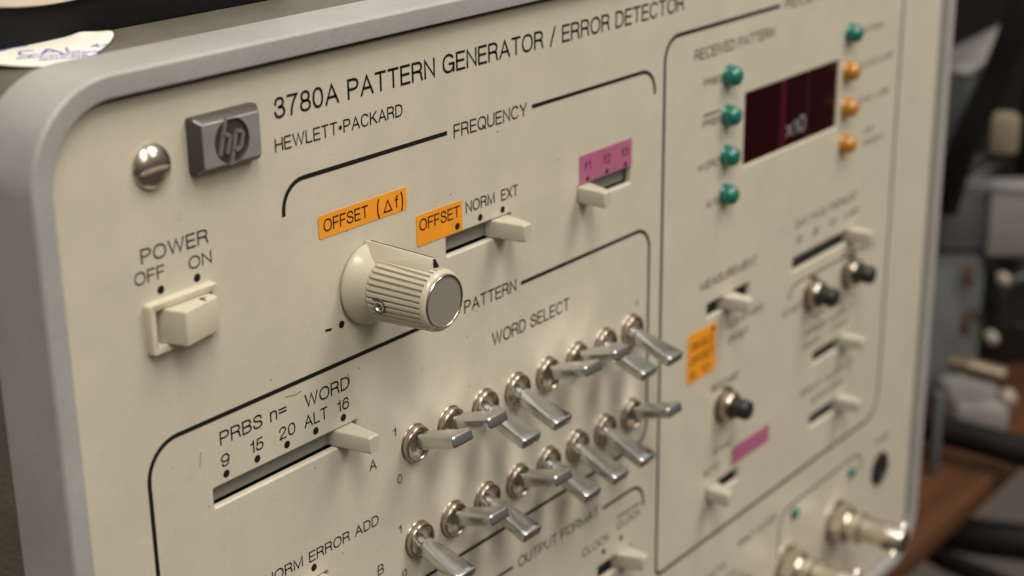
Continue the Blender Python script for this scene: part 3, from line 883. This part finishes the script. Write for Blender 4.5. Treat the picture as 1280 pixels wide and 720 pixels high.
bm = bmesh.new()
text(bm, 'x10', -0.22, 0.72, -dz + 0.24, 0.40, y=0.040)
finish('lettering', bm, M['white'], fil, smooth=False)

# --- push buttons
def push_button(x, z, label=None):
    t = empty('push_button', (x, 0, z), label, parent=inst)
    bm = bmesh.new()
    add_lathe(bm, [(0.46, 0.0), (0.46, -0.05), (0.40, -0.10), (0.36, -0.11), (0.35, -0.26), (0.32, -0.30), (0.24, -0.30), (0.22, -0.2)], n=32)
    finish('bushing', bm, M['nickel'], t, angle=50)
    bm = bmesh.new()
    add_lathe(bm, [(0.24, -0.2), (0.24, -0.66), (0.21, -0.70), (0, -0.71)], n=28)
    finish('button', bm, M['black'], t, angle=50)
push_button(11.02, -3.37, 'black push button below RESTART')
push_button(15.25, -1.80, 'left black push button of the pair')
push_button(17.33, -1.78, 'right black push button of the pair')

# --- coaxial sockets and the black plug
def coax(x, z):
    t = empty('coaxial_socket', (x, 0, z), parent=inst)
    bm = bmesh.new()
    add_lathe(bm, [(0.62, 0.0), (0.62, -0.07), (0.56, -0.10), (0.5, -0.10)], n=36)
    finish('washer', bm, M['bright'], t, angle=50)
    bm = bmesh.new()
    add_lathe(bm, [(0.50, -0.08), (0.56, -0.13), (0.56, -0.42), (0.50, -0.48), (0.36, -0.48)], n=6)
    finish('nut', bm, M['bright'], t, angle=30)
    bm = bmesh.new()
    add_lathe(bm, [(0.36, -0.45), (0.36, -0.62), (0.44, -0.66), (0.44, -0.86), (0.36, -0.92), (0.345, -1.45), (0.375, -1.52), (0.375, -1.68), (0.345, -1.74), (0.345, -2.05),
                   (0.325, -2.08), (0.29, -2.08), (0.285, -1.5), (0.0, -1.5)], n=36)
    b = finish('barrel', bm, M['bright'], t, angle=40)
    bm = bmesh.new()
    for s in (-1, 1): add_tube(bm, [(0.2 * s, -1.9, 0.2 * s), (0.34 * s, -1.9, 0.34 * s)], 0.075, 12)
    finish('bayonet_lug', bm, M['bright'], t, angle=40)
    bm = bmesh.new(); add_lathe(bm, [(0.07, -1.48), (0.07, -1.9), (0.0, -1.93)], n=16)
    finish('contact_pin', bm, M['brass'], t, angle=40)
coax(17.35, -9.10)
coax(14.55, -9.25)
bm = bmesh.new()
add_lathe(bm, [(0.50, 0.01), (0.50, -0.05), (0.44, -0.09), (0.30, -0.10), (0.27, -0.06), (0.0, -0.06)], cx=20.1, cz=-8.56, n=36)
tag(finish('fuse_cap', bm, M['black'], inst, angle=40), 'round black fuse cap')

# ================================================================== ON TOP OF THE INSTRUMENT
TOPZ = FZ1 - 0.03
# a second case set back on the cover: black base, beige bulging housing
dev = empty('desktop_unit', (-4.0, 2.5, TOPZ), 'beige rounded unit on a black base, standing on top of the instrument', 'desktop unit')
bm = bmesh.new()
add_box(bm, -6.0, 3.9, 0.0, 9.0, 0.0, 0.85, 0.05)
finish('base', bm, M['blackmatt'], dev)
bm = bmesh.new()
secs = []
for yy, k_ in ((-0.1, 0.80), (0.05, 0.95), (0.3, 1.0), (6.5, 1.0)):
    ring = []
    for i in range(41):
        x = -3.4 + 5.3 * i / 40
        zb = 0.52 + 0.075 * ((x + 0.85) / 1.0) ** 2 if abs(x + 0.85) < 2.6 else 1.03
        ring.append(bm.verts.new((x, yy, zb + (1 - k_) * 0.3)))
    ring += [bm.verts.new((1.9, yy, 3.2)), bm.verts.new((-3.4, yy, 3.2))]
    secs.append(ring)
for A, B in zip(secs, secs[1:]):
    for i in range(len(A)):
        j = (i + 1) % len(A); bm.faces.new((A[i], A[j], B[j], B[i]))
bm.faces.new(secs[0]); bm.faces.new(secs[-1][::-1])
finish('housing', bm, M['beige'], dev, angle=60)

# paper tag with handwriting, curling on the corner of the cover
TAG = [(-6.75, 2.55), (-6.60, 1.85), (-6.43, 1.26), (-6.21, 1.01), (-5.9, 0.95), (-5.51, 0.99), (-5.06, 1.28), (-4.66, 1.58), (-4.30, 1.93), (-4.14, 2.21), (-4.27, 2.38), (-4.40, 2.50), (-4.62, 2.47), (-4.93, 2.68), (-5.2, 2.99), (-5.5, 3.13), (-6.0, 3.4)]
def tag_z(x, y):
    d = max(0.0, (x + 5.6) * 0.8 - (y - 1.6) * 0.25)
    return 0.015 + 0.05 * d ** 1.5 + 0.05 * math.exp(-((x + 4.55) ** 2 + (y - 2.35) ** 2) / 0.03)
tagroot = empty('paper_tag', (-5.4, 1.9, TOPZ), 'torn off white paper tag with blue handwriting lying on the corner of the instrument', 'paper tag')
pts = smooth_path([(a, b, 0) for a, b in TAG + TAG[:1]], 5)[:-1]
bm = bmesh.new()
cx_, cy_ = -5.45, 1.95
ringsT = []
NS = 8
for s in range(1, NS + 1):
    ringsT.append([bm.verts.new((cx_ + (p.x - cx_) * s / NS + 5.4, cy_ + (p.y - cy_) * s / NS - 1.9, tag_z(cx_ + (p.x - cx_) * s / NS, cy_ + (p.y - cy_) * s / NS))) for p in pts])
c0 = bm.verts.new((cx_ + 5.4, cy_ - 1.9, tag_z(cx_, cy_)))
n_ = len(pts)
for i in range(n_): bm.faces.new((c0, ringsT[0][i], ringsT[0][(i + 1) % n_]))
for A, B in zip(ringsT, ringsT[1:]):
    for i in range(n_): bm.faces.new((A[i], A[(i + 1) % n_], B[(i + 1) % n_], B[i]))
sh = finish('sheet', bm, M['paper'], tagroot, angle=80)
mo = sh.modifiers.new('thickness', 'SOLIDIFY'); mo.thickness = 0.012 * U; mo.offset = -1
bm = bmesh.new()
def pen(pts, wd=0.05):
    pts = smooth_path([(a, b, 0) for a, b in pts], 5) if len(pts) > 2 else [Vector((a, b, 0)) for a, b in pts]
    prev = None
    for i, p in enumerate(pts):
        d = (pts[min(i + 1, len(pts) - 1)] - pts[max(i - 1, 0)]); d = d.normalized() if d.length else Vector((1, 0, 0))
        nn = Vector((-d.y, d.x, 0)) * wd / 2
        cur = [bm.verts.new((q.x + 5.4, q.y - 1.9, tag_z(q.x, q.y) + 0.006)) for q in (p + nn, p - nn)]
        if prev: bm.faces.new((prev[0], cur[0], cur[1], prev[1]))
        prev = cur
ex = Vector((0.85, -0.53)); ey = Vector((0.53, 0.85))
def W(u, v, o=(-6.12, 1.88)): return (o[0] + ex.x * u + ey.x * v, o[1] + ex.y * u + ey.y * v)
pen([W(0.30, 0.40), W(0.14, 0.44), W(0.08, 0.24), W(0.16, 0.08), W(0.34, 0.12)], 0.045)                     # C
pen([W(0.38, 0.06), W(0.50, 0.46)], 0.06); pen([W(0.50, 0.46), W(0.66, 0.06)], 0.05); pen([W(0.42, 0.20), W(0.62, 0.20)], 0.04)   # A
pen([W(0.76, 0.42), W(0.74, 0.08)], 0.04); pen([W(0.74, 0.08), W(0.92, 0.10)], 0.04)                       # L
random.seed(3)
for row, (u0, n, v0, h) in enumerate(((0.02, 8, -0.16, 0.17), (0.30, 6, -0.40, 0.15))):
    for k_ in range(n):
        u = u0 + k_ * 0.15
        pen([W(u, v0), W(u + 0.04, v0 + h * random.uniform(0.6, 1.1)), W(u + 0.08, v0 + h * random.uniform(-0.1, 0.2)), W(u + 0.13, v0 + h * random.uniform(0.4, 1.0))], 0.035)
pen([W(-0.35, 0.62), W(-0.15, 0.58), W(0.0, 0.74), W(0.25, 0.84)], 0.045)
pen([W(1.10, 0.25), W(1.20, 0.42), W(1.18, 0.22), W(1.34, 0.35)], 0.04)
finish('handwriting', bm, M['biro'], sh, smooth=False)

# ================================================================== BENCH, FLOOR, NEIGHBOURS
bench = empty('workbench', (10, 0.0, BENCH_Z), 'wooden workbench with a rounded brown front edge under the instruments', 'workbench')
bm = bmesh.new()
add_box(bm, -40, 60, 0.02, 45, -0.95, 0.0, 0.25, 4)
finish('bench_top', bm, M['wood'], bench)
for x in (-36, 56):
    for y in (3, 42):
        bm = bmesh.new(); add_box(bm, x - 1.5, x + 1.5, y - 1.5, y + 1.5, -54, -0.94, 0.1)
        finish('leg', bm, M['wood'], bench)
FLOOR = BENCH_Z - 54
bm = bmesh.new()
bm.faces.new([bm.verts.new(p) for p in ((-200, -200, FLOOR), (400, -200, FLOOR), (400, 400, FLOOR), (-200, 400, FLOOR))])
tag(finish('floor', bm, M['carpet'], None, smooth=False), kind='structure')

def local_box(bm, o, x0, x1, y0, y1, z0, z1, bevel=0.0): add_box(bm, x0, x1, y0, y1, z0, z1, bevel)
# open chassis beside the instrument, turned to face the camera
ch0 = Vector((31.2, 3.0, BENCH_Z))
AZ = math.atan2(RIGHT.y, RIGHT.x)
ch = empty('open_chassis', ch0, 'open metal chassis with knobs and fittings beside the instrument', 'equipment', rz=AZ)
inv = Matrix.Rotation(-AZ, 3, 'Z')
def L(x, y, t): return inv @ (sight(x, y, t) - ch0)
def plate(name, p, q, mt, th=0.4, bevel=0.05):
    """upright plate between two opposite corners seen in the photograph"""
    a, b = L(*p), L(*q)
    bm = bmesh.new()
    add_box(bm, min(a.x, b.x), max(a.x, b.x), a.y, a.y + th, 0.0 if name in ('side_plate', 'back_plate') else min(a.z, b.z), max(a.z, b.z), bevel)
    return finish(name, bm, M[mt], ch)
plate('rail', (1241, 233, 58), (1420, 328, 58), 'alu', 1.2)
plate('bracket', (1160, 226, 58.3), (1243, 322, 58.3), 'greyblue', 0.8)
bm = bmesh.new()
add_tube(bm, [L(1160, 226, 58.0), L(1243, 235, 57.8), L(1425, 252, 57.6)], 0.08, 10)
finish('rail_lip', bm, M['greyblue'], ch)
bm = bmesh.new()
add_tube(bm, [L(1212, 226, 59), L(1232, 212, 59.2), L(1252, 192, 59.4)], [0.30, 0.42, 0.36], 12)
finish('conduit', bm, M['black'], ch)
plate('side_plate', (1165, 318, 59.5), (1236, 520, 59.5), 'slate', 0.5)
plate('back_plate', (1150, 300, 63), (1420, 520, 63), 'black', 0.4)
a = L(1163, 590, 55.3); b = L(1172, 480, 55.3)
bm = bmesh.new(); add_box(bm, a.x, a.x + 0.3, a.y, a.y + 0.4, 0.0, b.z, 0.04)
finish('corner_post', bm, M['greyblue'], ch)
for p in ((1255, 350, 57.5), (1240, 423, 57.5)):
    c = L(*p); bm = bmesh.new()
    add_lathe(bm, [(0.22, 0.3), (0.24, -0.1), (0.16, -0.22), (0, -0.24)], n=20)
    kb_ = finish('knob', bm, M['ivory'], ch, angle=50, loc=c)
    bm = bmesh.new(); add_lathe(bm, [(0.0, 0.25), (0.08, 0.25), (0.08, 4.0), (0.0, 4.0)], n=12)
    finish('stem', bm, M['black'], kb_)
for p in ((1211, 345, 59.0), (1206, 405, 59.0)):
    c = L(*p); bm = bmesh.new()
    add_box(bm, -0.12, 0.12, -0.2, 0.2, -0.42, 0.42, 0.06)
    finish('terminal', bm, M['copper'], ch, loc=c)
c = L(1282, 378, 59.5); bm = bmesh.new()
add_lathe(bm, [(1.3, 1.0), (1.3, -0.2), (1.15, -0.35), (0.85, -0.35), (0.8, -0.1), (0.0, -0.1)], n=40)
finish('dial', bm, M['black'], ch, angle=50, loc=c)
bm = bmesh.new()
p0, p1, p2 = L(1188, 453, 58), L(1212, 459, 57.7), L(1256, 471, 57.3)
add_tube(bm, [p0, p1], 0.24, 16); add_tube(bm, [p1 - (p1 - p0) * 0.05, p2], 0.36, 16)
finish('fitting', bm, M['brass'], ch)
a, b = L(1180, 520, 59.6), L(1248, 560, 59.6)
bm = bmesh.new(); add_box(bm, a.x, b.x, a.y - 1.5, a.y + 1.5, 0.0, 1.3, 0.3)
finish('foot', bm, M['alu'], ch)
c = L(1258, 498, 58.2); bm = bmesh.new()
bmesh.ops.create_uvsphere(bm, u_segments=16, v_segments=10, radius=0.38)
finish('pilot_lamp', bm, M['ivory'], ch, loc=c)

# grey box and dark cabinet standing behind it
gbo = sight(1208, 90, 58)
gb = empty('grey_enclosure', gbo, 'metal box with a pale sloping lid, behind the upper right edge of the instrument', 'metal box')
q_ = [sight(1188, 86, 58.0), sight(1209, 90, 57.4), sight(1250, 66, 57.6), sight(1258, 26, 59.8), sight(1190, 60, 59.8)]
q_ = [p - gbo for p in q_]
bm = bmesh.new(); add_hull(bm, q_ + [p - Vector((0, 0, 0.22)) for p in q_], 0.04)
finish('lid', bm, M['alu'], gb)
bm = bmesh.new(); add_hull(bm, [p * 0.96 + Vector((0.05, 0.05, -0.24)) for p in q_] + [Vector((p.x * 0.96 + 0.05, p.y * 0.96 + 0.05, -4.6)) for p in q_], 0.04)
finish('body', bm, M['greyblue'], gb)
bm = bmesh.new(); add_box(bm, 34, 60, 10, 30, BENCH_Z, 16, 0.2)
cab = empty('equipment_cabinet', (34, 10, BENCH_Z), 'large black equipment cabinet in the dark background', 'cabinet')
bm.free(); bm = bmesh.new(); add_box(bm, 0, 26, 0, 20, 0, 28, 0.2)
finish('body', bm, M['blackmatt'], cab)
bm = bmesh.new(); add_box(bm, 0.8, 25.2, -0.15, 0.1, 0.8, 27.2, 0.1)
finish('front_panel', bm, M['blackmatt'], cab)
cn = empty('connector_block', sight(1252, 164, 58.5), 'tan plastic connector block among the black cables', 'connector', rz=AZ)
bm = bmesh.new(); add_box(bm, -0.55, 0.6, -0.4, 0.6, -0.8, 0.65, 0.2)
finish('body', bm, M['tan'], cn)
bm = bmesh.new(); add_box(bm, -0.9, -0.52, -0.3, 0.4, -0.7, 0.4, 0.1)
finish('latch', bm, M['black'], cn)

def cable(pts, r, label, mt='blackmatt'):
    bm = bmesh.new()
    add_tube(bm, smooth_path([sight(*p) for p in pts], 10), r, 14)
    tag(finish('cable', bm, M[mt], None, angle=80), label, 'cable', 'black cables behind and below the instrument')
cable([(1330, -110, 53), (1275, 20, 54), (1243, 100, 55), (1205, 180, 56), (1180, 260, 57.5)], 0.5, 'thick black cable slanting down beside the pale grey box')
cable([(1290, -60, 56), (1262, 60, 57), (1222, 150, 57.5), (1195, 215, 58.4)], 0.32, 'thinner black cable running behind the thick slanting one')
cable([(1400, 40, 57), (1310, 90, 58), (1290, 150, 59), (1284, 236, 60)], 0.42, 'black cable looping past the tan connector block')
cable([(1110, 522, 58), (1170, 536, 56.5), (1230, 551, 55.5), (1285, 566, 55), (1400, 585, 54)], 0.52, 'heavy black hose lying across the foot of the open chassis')
cable([(1120, 640, 64), (1190, 665, 64), (1260, 676, 64), (1400, 690, 64)], 0.75, 'black cable hanging below the bench edge, level')
cable([(1130, 668, 68), (1180, 700, 68), (1240, 725, 68), (1300, 760, 68)], 0.45, 'black cable hanging lowest below the bench edge')
